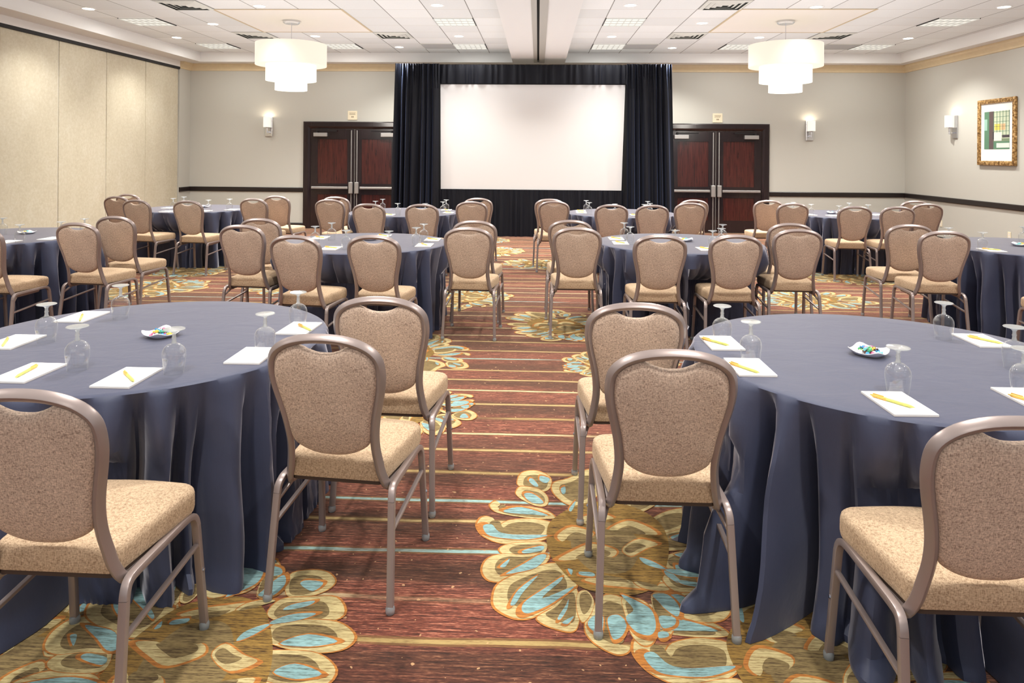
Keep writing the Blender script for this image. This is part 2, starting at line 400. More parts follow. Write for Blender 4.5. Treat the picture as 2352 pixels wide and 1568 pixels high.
BLUES = [[(475,150),(500,155),(535,200),(510,205),(470,172)], [(550,132),(612,150),(592,182),(545,165)], [(438,255),(500,258),(572,318),(500,322),(450,290)], [(300,370),(420,350),(600,405),(500,402),(320,388)],
 [(150,480),(210,470),(260,520),(360,540),(600,545),(450,575),(280,565),(180,540)], [(430,650),(560,618),(562,650),(440,672)], [(310,812),(440,740),(540,682),(592,690),(520,770),(380,806)], [(268,762),(335,710),(305,765)],
 [(340,1022),(400,920),(530,828),(430,940),(372,1027)], [(418,1060),(450,1000),(600,900),(692,838),(690,865),(560,985),(785,900),(640,1012),(520,1072),(450,1090)], [(668,1122),(720,1040),(745,990),(735,1060),(690,1130)], [(700,1152),(780,1110),(742,1162)],
 [(878,1152),(930,1100),(985,1110),(970,1232),(900,1200)], [(1018,1120),(1090,1100),(1147,1160),(1120,1242),(1060,1272),(1030,1210)], [(1145,1110),(1195,1060),(1110,960),(1230,1008),(1322,1070),(1352,1180),(1312,1242),(1220,1222),(1160,1160)],
 [(1328,960),(1430,958),(1512,1040),(1502,1112),(1420,1062),(1370,1010)], [(1375,1110),(1482,1120),(1480,1172),(1400,1192)], [(1370,1220),(1430,1220),(1440,1250),(1375,1262)], [(1620,1032),(1700,978),(1782,1040),(1660,1062)],
 [(1238,700),(1330,728),(1422,782),(1350,772),(1270,742)], [(1430,780),(1600,798),(1702,832),(1560,834),(1440,802)], [(1500,858),(1650,878),(1702,912),(1550,892)], [(820,800),(910,806),(922,832),(830,824)], [(738,780),(772,788),(762,822)],
 [(690,222),(720,208),(722,252),(700,257)], [(748,362),(792,308),(782,350),(760,382)], [(1480,680),(1640,660),(1800,680),(1640,720)], [(1450,560),(1560,530),(1690,545),(1560,590)], [(1040,180),(1120,150),(1120,220),(1060,260)], [(1230,300),(1300,230),(1370,240),(1290,320)]]
FC = atz(*CROP(950, 680), 0)
def design(loop):
    return [(a - FC[0], b - FC[1]) for a, b in (atz(*CROP(*p), 0) for p in loop)]
def shrink(loop, k, tx=0, ty=0):
    cx = sum(p[0] for p in loop)/len(loop); cy = sum(p[1] for p in loop)/len(loop)
    d = math.hypot(cx, cy) or 1; bx, by = cx - cx/d*.05, cy - cy/d*.05
    return [(bx + (x-bx)*k, by + (y-by)*k) for x, y in loop]
DES = []
for lp in PETALS:
    g = [tuple(v)[:2] for v in crc([(*p, 0) for p in design(lp)], 4)]
    DES += [(shrink(g, 1.05), 1), (g, 2), (shrink(g, .72), 3)]
hg = [tuple(v)[:2] for v in crc([(*p, 0) for p in design(HEART)], 4)]
DES.append((hg, 5)); DES.append((shrink(hg, .55), 3))
for lp in GOLDS: 
    g = [tuple(v)[:2] for v in crc([(*p, 0) for p in shrink(design(lp), .85)], 4)]; DES += [(shrink(g, 1.15), 1), (g, 2), (shrink(g, .6), 3)]
for lp in BLUES: 
    g = [tuple(v)[:2] for v in crc([(*p, 0) for p in design(lp)], 4)]; DES += [(shrink(g, 1.18), 1), (g, 4)]
fl = MB()
fl.box(XL - .4, XR + .2, YB, D + .1, -.08, 0, 0)
FI = [0]
def flower(x, y, rot, sc, mirror=False):
    FI[0] += 1; zb = .0004 + (FI[0] % 3)*.0015
    c, s = math.cos(rot), math.sin(rot)
    for k, (lp, mi) in enumerate(DES):
        pts = []
        for a, b in lp:
            if mirror: a = -a
            px, py = x + sc*(c*a - s*b), y + sc*(s*a + c*b)
            pts.append((px, py, zb + .00001*k))
        fl.add(pts, [tuple(range(len(pts)))], mi)
flower(FC[0], FC[1], 0, 1.0)
FLOWERS = [((930, 940), 2.2, .86, True), ((930, 800), 3.6, .95, False), ((1300, 752), .5, .95, True), ((1085, 682), 2.6, .9, False), ((1400, 838), 5.2, .7, True), ((1255, 608), 1.2, .9, False), ((1140, 576), 3.0, .9, True), ((1120, 552), .4, .8, False),
           ((370, 660), 2.4, 1.05, False), ((440, 622), .2, 1.0, True), ((1850, 690), 5.0, 1.0, True), ((1985, 640), 1.5, 1.0, False), ((420, 1490), 3.3, 1.0, True), ((60, 1560), 1.3, .9, False), ((1880, 1600), .1, 1.0, False), ((640, 660), 4.2, .8, True), ((2000, 615), 2.9, .9, True)]
for (px, py), r, sc, mi in FLOWERS:
    w = atz(px, py, 0); flower(w[0], w[1], r, sc, mi)
floor = struct(fl.build('floor', [M['carpet'], M['p_orange'], M['p_tan'], M['p_olive'], M['p_blue'], M['p_gold']]))

struct(MB().box(XL - .3, XR + .3, D, D + .15, 0, 3.8).build('wall_back', M['wall']))
struct(MB().box(XR, XR + .15, YB, D, 0, 3.8).build('wall_right', M['wall']))
struct(MB().box(XL - .3, XL, 14.06, D, 0, 3.8).build('wall_corner', M['wall']))
# folding partition on the other side
part = struct(empty('wall_left', (0, 0, 0)))
ys = [14.05 - 1.19*i for i in range(15)]
for a, b in zip(ys, ys[1:]):
    MB().box(XL - .12, XL - .02, b + .012, a - .012, .03, 3.285, 0, .004).build('panel', M['partition'], part)
    MB().box(XL - .1, XL - .035, b - .012, b + .012, .03, 3.285).build('seam_strip', M['white_paint'], part)
MB().box(XL - .13, XL + .01, YB, 14.06, 3.285, 3.335).build('track', M['gap'], part)
# ceiling
ce = MB()
for x0, x1 in ((-7.0, -.52), (.52, 7.2)):
    ce.box(x0, x1, YB, YS + .06, ZC, ZC + .05)
struct(ce.build('ceiling', M['tile']))
so = MB()
so.box(XL - .3, -6.98, YB, D, ZS, ZC + .1); so.box(7.19, XR + .2, YB, D, ZS, ZC + .1); so.box(-6.98, 7.19, YS, D, ZS, ZC + .1)
so.box(XL - .3, XL + .012, YB, 14.06, 3.335, ZS)
struct(so.build('ceiling_soffit', M['white_paint']))
be = struct(MB().box(-.53, -.10, YB, YS, ZS, ZC + .1, 0).box(.115, .53, YB, YS, ZS, ZC + .1, 0).box(-.10, .115, YB, YS, ZS + .05, ZC + .1, 1).build('ceiling_beam', [M['white_paint'], M['gap']]))
MB().box(-.10, -.03, YB, YS, ZS - .008, ZS + .05).box(.005, .115, YB, YS, ZS - .012, ZS + .05).build('track', M['track'], be)
# smooth panels over the two chandeliers
for n, sx in ((1, -1), (2, 1)):
    xa, xb = sorted((sx*2.84, sx*4.67))
    p = struct(MB().box(xa, xb, 9.87, 11.68, ZC - .004, ZC + .01).build('ceiling_panel', M['panel_white']))
    MB().box(xa - .03, xa, 9.84, 11.71, ZC - .008, ZC + .01).box(xb, xb + .03, 9.84, 11.71, ZC - .008, ZC + .01).box(xa, xb, 9.84, 9.87, ZC - .008, ZC + .01).box(xa, xb, 11.68, 11.71, ZC - .008, ZC + .01).build('edge_strip', M['panel_trim'], p)
# cornice, chair rail, baseboards
def profile_x(mb, x0, x1, y, prof):     # runs along X at the back wall, projecting to -Y
    n = len(prof); vs = [(x0, y - d, z) for d, z in prof] + [(x1, y - d, z) for d, z in prof]
    mb.add(vs, [(i, i+1, n+i+1, n+i) for i in range(n-1)] + [tuple(range(n)), tuple(range(n, 2*n))])
def profile_y(mb, y0, y1, x, prof, s):
    n = len(prof); vs = [(x + s*d, y0, z) for d, z in prof] + [(x + s*d, y1, z) for d, z in prof]
    mb.add(vs, [(i, i+1, n+i+1, n+i) for i in range(n-1)] + [tuple(range(n)), tuple(range(n, 2*n))])
COR = [(0, 3.305), (.02, 3.31), (.025, 3.34), (.05, 3.37), (.09, 3.40), (.10, 3.43), (.10, ZS), (0, ZS)]
m = MB(); profile_x(m, XL, XR, D, COR); profile_y(m, YB, D, XR, COR, -1); profile_y(m, 14.06, D, XL, COR, 1)
struct(m.build('trim_1', M['cornice']))
RAIL = [(0, .765), (.02, .765), (.026, .775), (.026, .845), (.02, .857), (0, .857)]
m = MB(); profile_x(m, XL, -4.93, D, RAIL); profile_x(m, 4.74, XR, D, RAIL); profile_y(m, YB, D, XR, RAIL, -1); profile_y(m, 14.06, D, XL, RAIL, 1)
struct(m.build('trim_2', M['walltrim']))
BASE = [(0, 0), (.018, 0), (.018, .10), (.01, .115), (0, .115)]
m = MB(); profile_x(m, XL, -4.93, D, BASE); profile_x(m, 4.74, XR, D, BASE); struct(m.build('baseboard_back', M['walltrim']))
m = MB(); profile_y(m, YB, D, XR, BASE, -1); struct(m.build('baseboard_right', M['walltrim']))

# ------------------------------------------------------------------ double doors
def door(name, xc, hw):
    r = struct(empty(name, (xc, D, 0))); top = 2.245; fw = .15
    fr = MB()
    prof = [(-.02, 0), (.045, 0), (.05, .02), (.05, .10), (.035, .13), (.02, fw), (-.02, fw)]   # depth, inwards
    def leg(sx):
        vs = [(sx*(hw - w), -d, 0) for d, w in prof] + [(sx*(hw - w), -d, top - w) for d, w in prof]; n = len(prof)
        fr.add(vs, [(i, (i+1) % n, n+(i+1) % n, n+i) for i in range(n)])
    leg(-1); leg(1)
    n = len(prof); vs = [(-(hw - w), -d, top - w) for d, w in prof] + [(hw - w, -d, top - w) for d, w in prof]
    fr.add(vs, [(i, (i+1) % n, n+(i+1) % n, n+i) for i in range(n)])
    fr.build('frame', M['door_dark'], r)
    iw = hw - fw; h = top - fw
    for s in (-1, 1):
        a, b = (.006, iw - .004)            # distance from the meeting stile
        X = lambda p, q: tuple(sorted((s*p, s*q)))
        lf = MB(); st = .13
        rails = [(.012, .26), (.70, .92), (h - .19, h - .006)]
        rails = [(.012, .24), (.735, .93), (h - .20, h - .006)]
        lf.box(*X(a, a + st), -.022, .0, .012, h - .006, 0, .003); lf.box(*X(b - st, b), -.022, .0, .012, h - .006, 0, .003)
        for z0, z1 in rails: lf.box(*X(a + st, b - st), -.022, .0, z0, z1, 0)
        leaf = lf.build('door_leaf', M['door_dark'], r)
        for z0, z1 in ((.24, .735), (.93, h - .20)):
            x0, x1 = X(a + st, b - st)
            pm = MB(); pm.box(x0, x1, -.009, -.001, z0, z1)
            e = .016
            pm.box(x0, x0 + e, -.020, -.006, z0, z1, 1).box(x1 - e, x1, -.020, -.006, z0, z1, 1).box(x0 + e, x1 - e, -.020, -.006, z0, z0 + e, 1).box(x0 + e, x1 - e, -.020, -.006, z1 - e, z1, 1)
            pm.build('panel', [M['door_panel'], M['door_dark']], leaf)
        # hardware
        MB().box(*X(a + .12, b - .03), -.085, -.045, .835, .885, 0, .008).build('push_bar', M['steel'], leaf)
        MB().box(*X(a + .015, a + .10), -.095, -.022, .74, .98, 0, .01).build('latch_case', M['steel'], leaf)
        MB().box(*X(a + .045, a + .062), -.05, -.03, .98, h - .03).box(*X(a + .045, a + .062), -.05, -.03, .03, .74).build('latch_rod', M['steel'], leaf)
        cm = MB().box(*X(b - .36, b - .07), -.085, -.022, h - .165, h - .085, 0, .006)
        cm.build('closer', M['steel'], leaf)
        MB().box(*X(b - .56, b - .12), -.075, -.055, h - .055, h - .035).box(*X(b - .15, b - .12), -.08, -.022, h - .085, h - .03).build('closer_arm', M['black'], leaf)
    return r
door('door_1', -3.85, 1.08)
door('door_2', 3.655, 1.08)

# occupancy placards above the doors
def placard(px, py, label):
    d = ray(px, py); t = D/d[1]; x, z = d[0]*t, H + d[2]*t
    r = empty('wall_sign', (x, D, z)); tag(r, label, 'sign')
    MB().box(-.10, .10, -.014, 0, -.095, .095, 0, .004).build('plate', M['ivory'], r)
    tx = MB()
    rnd = random.Random(int(px))
    for zz, w in ((.052, .13), (.034, .12), (.016, .125)):
        u = -w/2
        while u < w/2 - .01:
            l = rnd.uniform(.012, .028); tx.box(u, min(u + l, w/2), -.0155, -.0138, zz - .0045, zz + .0045); u += l + .006
    tx.box(-.022, -.004, -.0155, -.0138, -.045, -.015).box(.004, .024, -.0155, -.0138, -.045, -.015)
    tx.build('lettering', M['ink'], r)
placard(810, 265, 'small cream placard on the wall above the double door nearer the partition')
placard(1648, 271, 'small cream placard on the wall above the double door nearer the picture wall')

# ------------------------------------------------------------------ stage drapes and screen
def drape(name, x0, x1, z0, z1, y, amp, waves, seed, flare=0, nz=14, pinch=.35, anchor=.5):
    rnd = random.Random(seed); nx = int(max(60, waves*14)); vs = []; fs = []
    ph = [rnd.uniform(0, 6.28) for _ in range(4)]; 
    for j in range(nz+1):
        t = j/nz; z = z1 + (z0 - z1)*t
        for i in range(nx+1):
            u = i/nx; xx = x0 + (x1-x0)*u + (u - anchor)*flare*t
            k = amp*(pinch + (1-pinch)*min(1, t*2.2))
            q = math.sin(2*PI*waves*u + ph[0] + 1.6*math.sin(2*PI*waves*.31*u + ph[1]) + .25*t*math.sin(7*u + ph[3]))
            q = math.copysign(abs(q)**.75, q)*.75 + .35*math.sin(2*PI*waves*.43*u + ph[2])
            yy = y - k*q - (amp*.25*math.sin(2*PI*waves*2.7*u) if t < .12 else 0)
            vs.append((xx, yy, z))
    w = nx + 1
    for j in range(nz):
        for i in range(nx): fs.append((j*w+i, j*w+i+1, (j+1)*w+i+1, (j+1)*w+i))
    back = [(x, yv + .012, z) for x, yv, z in vs]; n = len(vs)
    m = MB(); m.add(vs + back, fs + [tuple(n + k for k in f[::-1]) for f in fs], 0, True)
    return m
YD = 13.5
sc_ = empty('projection_screen', (0, YD, 0)); tag(sc_, 'large blank white projection screen framed by black drapes on the end wall', 'projection screen')
zb, zt, xl, xr = .905, 2.935, -1.905, 1.665
sm = MB(); nx = 24
sv = []; 
for j in range(9):
    for i in range(nx+1):
        u, t = i/nx, j/8
        x = xl + (xr-xl)*u + (.02 if i == 0 else (-.06 if i == nx else 0))*(1 - t) ; z = zb + (zt-zb)*t
        sv.append((x, -.03 - .006*math.sin(9*u)*t, z))
sm.add(sv, [(j*(nx+1)+i, j*(nx+1)+i+1, (j+1)*(nx+1)+i+1, (j+1)*(nx+1)+i) for j in range(8) for i in range(nx)], 0, True)
sm.box(xl + .03, xr - .07, -.022, -.012, zb + .01, zt - .01)
sm.build('screen_surface', M['screen'], sc_)
MB().box(xl - .05, xr + .05, -.012, .03, zt, zt + .06).box(xl - .05, xr + .05, -.012, .03, zb - .06, zb).box(xl - .05, xl + .02, -.012, .03, zb, zt).box(xr - .07, xr + .05, -.012, .03, zb, zt).build('frame', M['black'], sc_)
for x in (xl + .25, xr - .3): MB().box(x - .02, x + .02, .0, .03, 0, zb - .05).box(x - .25, x + .25, -.02, .05, 0, .02).build('leg', M['black'], sc_)
dl = drape('d', -2.76, -1.91, 0, 3.32, YD - .17, .075, 6.5, 3, .06, anchor=1); tag(dl.build('drape', M['velvet']), 'tall black velour side drape of the screen, on the partition side', 'curtain')
dr = drape('d', 1.67, 2.53, 0, 3.32, YD - .17, .075, 6.5, 11, .1, anchor=0); tag(dr.build('drape', M['velvet']), 'tall black velour side drape of the screen, on the picture-wall side', 'curtain')
dv = drape('d', -1.96, 1.72, 2.95, 3.32, YD - .06, .022, 24, 5, 0, 8, .5); tag(dv.build('drape_valance', M['velvet']), 'short gathered black valance across the top of the screen', 'curtain')
ds = drape('d', -1.96, 1.72, 0, .90, YD - .062, .026, 28, 9, 0, 10, .35); tag(ds.build('drape_skirt', M['velvet']), 'gathered black skirt hanging under the screen to the floor', 'curtain')

# ------------------------------------------------------------------ chair
YBK = [(.40, -.165), (.5, -.190), (.62, -.226), (.8, -.268), (.97, -.302)]
def ybk(z): return interp(YBK, z)
OUT = [(0,.945),(.07,.941),(.13,.927),(.172,.905),(.197,.878),(.207,.845),(.208,.80),(.200,.75),(.188,.70),(.177,.65),(.170,.60),(.168,.55),(.173,.5),(.180,.455)]
ZU = lambda z: z if z < .5 else .5 + (z - .5)*1.038
OUT = [(x, ZU(z)) for x, z in OUT]
def make_chair():
    r = empty('banquet_chair'); fr = M['frame']
    half = []
    for i, (x, z) in enumerate(OUT):
        # inset centre line by half the tube
        a = OUT[max(i-1, 0)]; b = OUT[min(i+1, len(OUT)-1)]
        tx, tz = b[0]-a[0], b[1]-a[1]; L = math.hypot(tx, tz); nx, nz = tz/L, -tx/L
        if i == 0: nx, nz = 0, -1
        half.append((x + nx*.0112, ybk(z), z + nz*.0112))
    tail = [(.178, -.165, .418), (.182, -.148, .398), (.184, -.11, .39), (.186, .02, .392), (.187, .1, .394)]
    right = half[1:] + tail
    path = [(-x, y, z) for x, y, z in right[::-1]] + [half[0]] + right
    MB().tube([tuple(p) for p in cr(path, 3)], .0225, .030, (0, 1, 0), corner=.4).build('back_frame', fr, r)
    # upholstered back
    rt = [(0,.886),(.035,.889),(.066,.900),(.090,.910),(.128,.902),(.163,.881),(.181,.852),(.185,.80),(.177,.75),(.165,.70),(.154,.65),(.147,.60),(.142,.575),(.130,.555),(.10,.535),(.065,.522),(.03,.516),(0,.515)]
    rt = [(x, ZU(z)) for x, z in rt]
    loop = rt + [(-x, z) for x, z in rt[-2:0:-1]]
    sm = [tuple(v)[:2] for v in crc([(x, z, 0) for x, z in loop], 2)]
    c0 = (0, .69); loops = []
    for s, dy in ((0.02, -.024), (.4, -.0235), (.7, -.022), (.88, -.019), (.95, -.0155), (.985, -.010), (1.0, 0), (.985, .012), (.95, .020), (.85, .027), (.6, .033), (.3, .036), (.02, .037)):
        loops.append([(c0[0] + (x - c0[0])*s, ybk(c0[1] + (z - c0[1])*s) + dy, c0[1] + (z - c0[1])*s) for x, z in sm])
    MB().rings(loops).build('backrest', M['fabric_back'], r)
    # seat
    def outline():
        pts = []; wf, wr, yf, yr = .215, .182, .215, -.175
        cs = [(wr, yr, .03, -PI/2), (wf, yf, .055, 0), (-wf, yf, .055, PI/2), (-wr, yr, .03, PI)]
        for x, y, rad, a0 in cs:
            cx = x - math.copysign(rad, x); cy = y - math.copysign(rad, y)
            for k in range(6):
                a = a0 + k*PI/10; pts.append((cx + rad*math.cos(a), cy + rad*math.sin(a)))
        out = []
        for i in range(len(pts)):
            p, q = pts[i], pts[(i+1) % len(pts)]; L = math.hypot(q[0]-p[0], q[1]-p[1]); n = max(1, int(L/.06))
            for k in range(n):
                t = k/n; bow = .012*math.sin(PI*t) if L > .2 and abs(q[1]-p[1]) < .02 and p[1] > 0 else 0
                out.append((p[0] + (q[0]-p[0])*t, p[1] + (q[1]-p[1])*t + bow))
        return out
    ol = outline(); loops = []
    for s, z in ((.1, .416), (.96, .416), (.99, .419), (1.0, .428), (1.006, .436), (1.004, .470), (.99, .484), (.96, .491), (.9, .496), (.7, .503), (.4, .507), (.1, .508)):
        loops.append([(x*s, .02 + (y - .02)*s, z) for x, y in ol])
    seat = MB().rings(loops).build('seat', M['fabric_seat'], r)
    MB().rings([[(x*.97, .02 + (y - .02)*.97, z) for x, y in ol] for z in (.405, .417)]).build('seat_pan', M['pan'], r)
    for s in (-1, 1):
        S = lambda p: (s*p[0], p[1], p[2])
        MB().tube([tuple(v) for v in cr([S(p) for p in ((.2125,-.194,.362),(.2112,-.187,.385),(.2085,-.170,.401),(.2075,-.135,.407),(.207,0,.408),(.2075,.130,.409),(.2085,.168,.401),(.2105,.184,.384),(.2125,.190,.362))], 4)], .021, .024, (s, 0, 0), corner=.3).build('side_rail', fr, r)
        for foot, topp, bolt in (((.224,-.238,.018), (.2125,-.194,.362), 0), ((.223,.228,.018), (.2125,.190,.362), 1)):
            lg = MB().tube([S(foot), S(topp)], .021, .024, (s, 0, 0), corner=.3).build('leg', fr, r)
            MB().lathe([(0, 0), (.013, 0), (.0165, .004), (.0165, .020), (.014, .026), (0, .026)], 12, S((foot[0], foot[1], 0))).build('foot_glide', M['glide'], lg)
            if bolt:
                b = MB().lathe([(0, 0), (.006, 0), (.006, .004), (0, .006)], 8, (0, 0, 0)).build('bolt', M['bolt'], lg)
                b.matrix_local = Matrix.Translation((s*.2285, .207, .21)) @ Matrix.Rotation(s*PI/2, 4, 'Y')
        MB().tube([S((.2155,-.208,.262)), S((.2150,.200,.300))], .013, .017, (s, 0, 0), corner=.5).build('stretcher', fr, r)
        MB().tube([S((.183,-.120,.388)), S((.2130,-.199,.335))], .013, .015, (s, 0, 0), corner=.5).build('brace', fr, r)
    return r

# ------------------------------------------------------------------ tables
TR = .772; TZ = .765
TABLES = {  # key: (x, y, name used in labels)
 1: (-1.72, 3.00, 'front-row left-aisle'), 2: (1.44, 2.92, 'front-row right-aisle'),
 3: (-1.60, 6.36, 'middle-row left-aisle'), 4: (1.33, 6.62, 'middle-row right-aisle'),
 5: (-5.10, 6.52, 'middle-row partition-side'), 6: (4.56, 6.62, 'middle-row picture-wall'),
 7: (-4.95, 9.97, 'back-row partition-side'), 8: (-1.86, 9.73, 'back-row left-aisle'),
 9: (1.18, 9.96, 'back-row right-aisle'), 10: (4.38, 10.15, 'back-row picture-wall')}
A, P_, W_ = 'aisle side', 'partition side', 'picture-wall side'
HC = .962
CH = [  # table, left px, right px, top px, where at the table, turn (deg, clockwise)
 (1,-90,188,897,'side away from screen, nearer the partition',1),(1,608,875,770,'aisle side, farther from the screen',6),(1,763,980,683,'aisle side, nearer the screen',3),
 (2,1397,1695,805,'aisle side, farther from the screen',0),(2,1347,1577,697,'aisle side, nearer the screen',0),(2,2190,2492,960,'side away from screen, nearer the aisle',0),
 (3,500,607,517,'partition side, farther from the screen',6),(3,563,660,502,'partition side, nearer the screen',6),(3,617,735,541,'side away from screen, nearer the partition',8),(3,797,917,541,'side away from screen, nearer the aisle',4),(3,1020,1130,523,'aisle side, farther from the screen',3),(3,1040,1137,507,'aisle side, nearer the screen',3),
 (5,122,228,512,'aisle side, farther from the screen',6),(5,215,310,497,'aisle side, nearer the screen',6),
 (7,235,297,451,'partition side, farther from the screen',10),(7,288,348,446,'partition side, nearer the screen',10),(7,278,345,459,'side away from screen, nearer the partition',10),(7,395,465,461,'side away from screen, nearer the aisle',6),(7,550,612,456,'aisle side, farther from the screen',10),(7,604,664,450,'aisle side, nearer the screen',8),
 (8,723,790,458,'partition side, farther from the screen',5),(8,750,810,452,'partition side, nearer the screen',5),(8,811,881,468,'side away from screen, nearer the partition',4),(8,932,1005,469,'side away from screen, nearer the aisle',2),(8,1048,1118,463,'aisle side, farther from the screen',1),(8,1064,1128,455,'aisle side, nearer the screen',1),
 (9,1232,1298,457,'aisle side, nearer the screen',0),(9,1238,1307,462,'aisle side, farther from the screen',0),(9,1369,1441,470,'side away from screen, nearer the aisle',0),(9,1463,1535,471,'side away from screen, nearer the picture wall',0),(9,1551,1621,466,'picture-wall side, farther from the screen',0),(9,1550,1615,459,'picture-wall side, nearer the screen',0),
 (4,1268,1365,506,'aisle side, nearer the screen',0),(4,1270,1383,523,'aisle side, farther from the screen',0),(4,1458,1577,540,'side away from screen, nearer the aisle',0),(4,1632,1752,540,'side away from screen, nearer the picture wall',0),(4,1779,1890,527,'picture-wall side, farther from the screen',2),(4,1753,1850,513,'picture-wall side, nearer the screen',2),
 (10,1735,1797,460,'aisle side, nearer the screen',2),(10,1787,1857,467,'aisle side, farther from the screen',2),(10,1928,2002,474,'side away from screen, nearer the aisle',4),(10,2027,2100,475,'side away from screen, nearer the picture wall',4),(10,2095,2157,468,'picture-wall side, farther from the screen',2),(10,2045,2105,461,'picture-wall side, nearer the screen',2),
 (6,2040,2142,516,'aisle side, nearer the screen',5),(6,2117,2227,531,'aisle side, farther from the screen',5)]
chair0 = make_chair(); CHAIRS = []; first = True
spots = []
for tb, l, r_, tp, where, turn in CH:
    x, y = atz((l + r_)/2, tp, HC); spots.append((tb, x, y, where, turn))
spots.append((5, -4.48, 5.42, 'side away from screen, cut by frame', 4))
spots.append((6, 4.00, 5.14, 'side away from screen, cut by frame', 2))
for tb, x, y, where, turn in spots:
    a = -math.radians(turn)
    c = chair0 if first else dup(chair0); first = False
    ox = x - math.sin(a)*.300; oy = y + math.cos(a)*.300      # the crown of the back stands .30 behind the origin
    tx, ty, _n = TABLES[tb]; sx = math.copysign(.005, ox - tx)
    for _ in range(40):                                   # the back stands clear of the table edge
        if min(math.hypot(ox + lx*math.cos(a) - ly*math.sin(a) - tx, oy + lx*math.sin(a) + ly*math.cos(a) - ty) for lx in (-.215, -.1, 0, .1, .215) for ly in (-.32, -.27, -.19)) > .80: break
        ox += sx
    c.location = (ox, oy, 0); c.rotation_euler.z = a
    tag(c, 'tan banquet chair at the %s table, %s' % (TABLES[tb][2], where), 'chair', 'banquet chairs at the round tables')
    CHAIRS.append((ox, oy, a))

def tablecloth(key, x, y, nm, seed, flare, amp):
    rnd = random.Random(seed); N = 384
    folds = []; a = 0
    while a < 2*PI - .12:
        folds.append((a + rnd.uniform(-.05, .05), rnd.uniform(.045, .085), rnd.uniform(.6, 1.25))); a += rnd.uniform(.20, .36)
    def fold(t):
        s = 0
        for c, w, k in folds:
            d = (t - c + PI) % (2*PI) - PI; s += k*math.exp(-(d/w)**2) - .75*k*math.exp(-((d - 1.75*w)/.026)**2) - .45*math.exp(-((d + 1.5*w)/.022)**2)
        return s - .5
    FO = [fold(2*PI*i/N) for i in range(N)]
    lv = [(0, TZ, 0), (.3, TZ, 0), (.6, TZ, 0), (.85, TZ, 0), (.97, TZ, 0), (.99, TZ - .0015, 0), (1.0, TZ - .006, 0)]
    zs = [.74, .70, .64, .57, .50, .44, .38, .31, .24, .17, .11, .06, .025, .004]
    near = [(cx, cy, ca, i) for i, (cx, cy, ca) in enumerate(CHAIRS) if math.hypot(cx - x, cy - y) < 1.5]
    loops = []
    for k, z, _ in lv: loops.append([(TR*max(k, .001)*math.cos(2*PI*i/N), TR*max(k, .001)*math.sin(2*PI*i/N), z) for i in range(N)])
    for z in zs:
        h = (TZ - z)/TZ; lp = []
        for i in range(N):
            t = 2*PI*i/N; ff = FO[i]
            r = TR + .006 + flare*h**1.4 + amp*ff*min(1, h*2.6)**.8*(.55 + .45*h)
            if z < .03 and key < 3: r += .03 + .025*math.sin(9*t + seed)
            wob = .012*math.sin(5*t + 9*h + seed)*h
            t2 = t + wob
            # the cloth gives way to the seat fronts pushed against it
            g0 = math.exp(-((z - .45)/.10)**2)
            if 1:
                for cx, cy, ca, ci in near:
                    g = g0 if (ci in (3, 5) or z > .45) else 1          # one hem is bunched out under its chair
                    if g < .05: continue
                    q = r
                    for _ in range(40):
                        wx, wy = x + q*math.cos(t2) - cx, y + q*math.sin(t2) - cy
                        lx, ly = wx*math.cos(ca) + wy*math.sin(ca), -wx*math.sin(ca) + wy*math.cos(ca)
                        if abs(lx) < .30 and -.34 < ly < .315 and q > .45: q -= .012
                        else: break
                    r = r + (q - r)*min(1, g*1.25)
            lp.append((r*math.cos(t2), r*math.sin(t2), z))
        loops.append(lp)
    o = MB().rings(loops, cap0=True, cap1=False).build('tablecloth', M['cloth'], None, (x, y, 0))
    return o
TL = {1: 'floor-length navy cloth on the front-row round table at the partition end, aisle on its far side',
      2: 'floor-length navy cloth on the front-row round table on the picture-wall side of the aisle',
      3: 'floor-length navy cloth on the middle-row round table on the partition side of the aisle',
      4: 'floor-length navy cloth on the middle-row round table on the picture-wall side of the aisle',
      5: 'floor-length navy cloth on the middle-row round table beside the beige folding partition',
      6: 'floor-length navy cloth on the middle-row round table beside the wall with outlets',
      7: 'floor-length navy cloth on the back-row round table in the partition corner',
      8: 'floor-length navy cloth on the back-row round table between aisle and partition-side door',
      9: 'floor-length navy cloth on the back-row round table between aisle and picture-side door',
      10: 'floor-length navy cloth on the back-row round table in the picture-wall corner'}
TL[1] = 'floor-length navy cloth on the front-row round table on the partition side of the aisle'
for k, (x, y, nm) in TABLES.items():
    o = tablecloth(k, x, y, nm, 20 + k*3, .09 if k == 2 else .03, .185 if k == 2 else .18)
    tag(o, TL[k], 'tablecloth', 'floor-length navy tablecloths')

# ------------------------------------------------------------------ things on the tables
def table_of(x, y): return min(TABLES, key=lambda k: math.hypot(TABLES[k][0]-x, TABLES[k][1]-y))
def clamp_on(x, y, marg):
    k = table_of(x, y); cx, cy, _ = TABLES[k]; d = math.hypot(x-cx, y-cy); R = TR - marg
    if d > R: x, y = cx + (x-cx)*R/d, cy + (y-cy)*R/d
    return x, y, k
GZ = .165
def make_glass():
    r = empty('water_goblet')
    # upside down: rim on the cloth, foot in the air; the bowl is one thin shell
    MB().lathe([(.0330, 0), (.0345, .012), (.0378, .035), (.0405, .058), (.0412, .072), (.0395, .085), (.033, .097), (.022, .106), (.010, .1105), (.0, .1115)], 28).build('bowl', M['glass'], r)
    MB().lathe([(0, .1118), (.0095, .1115), (.0075, .118), (.0066, .126), (.0085, .131), (.0066, .136), (.0065, .146), (.010, .152), (.022, .1575), (.0365, .1605), (.0385, .1625), (.0365, .1645), (.0, .165)], 28).build('stem', M['glass_solid'], r)
    return r
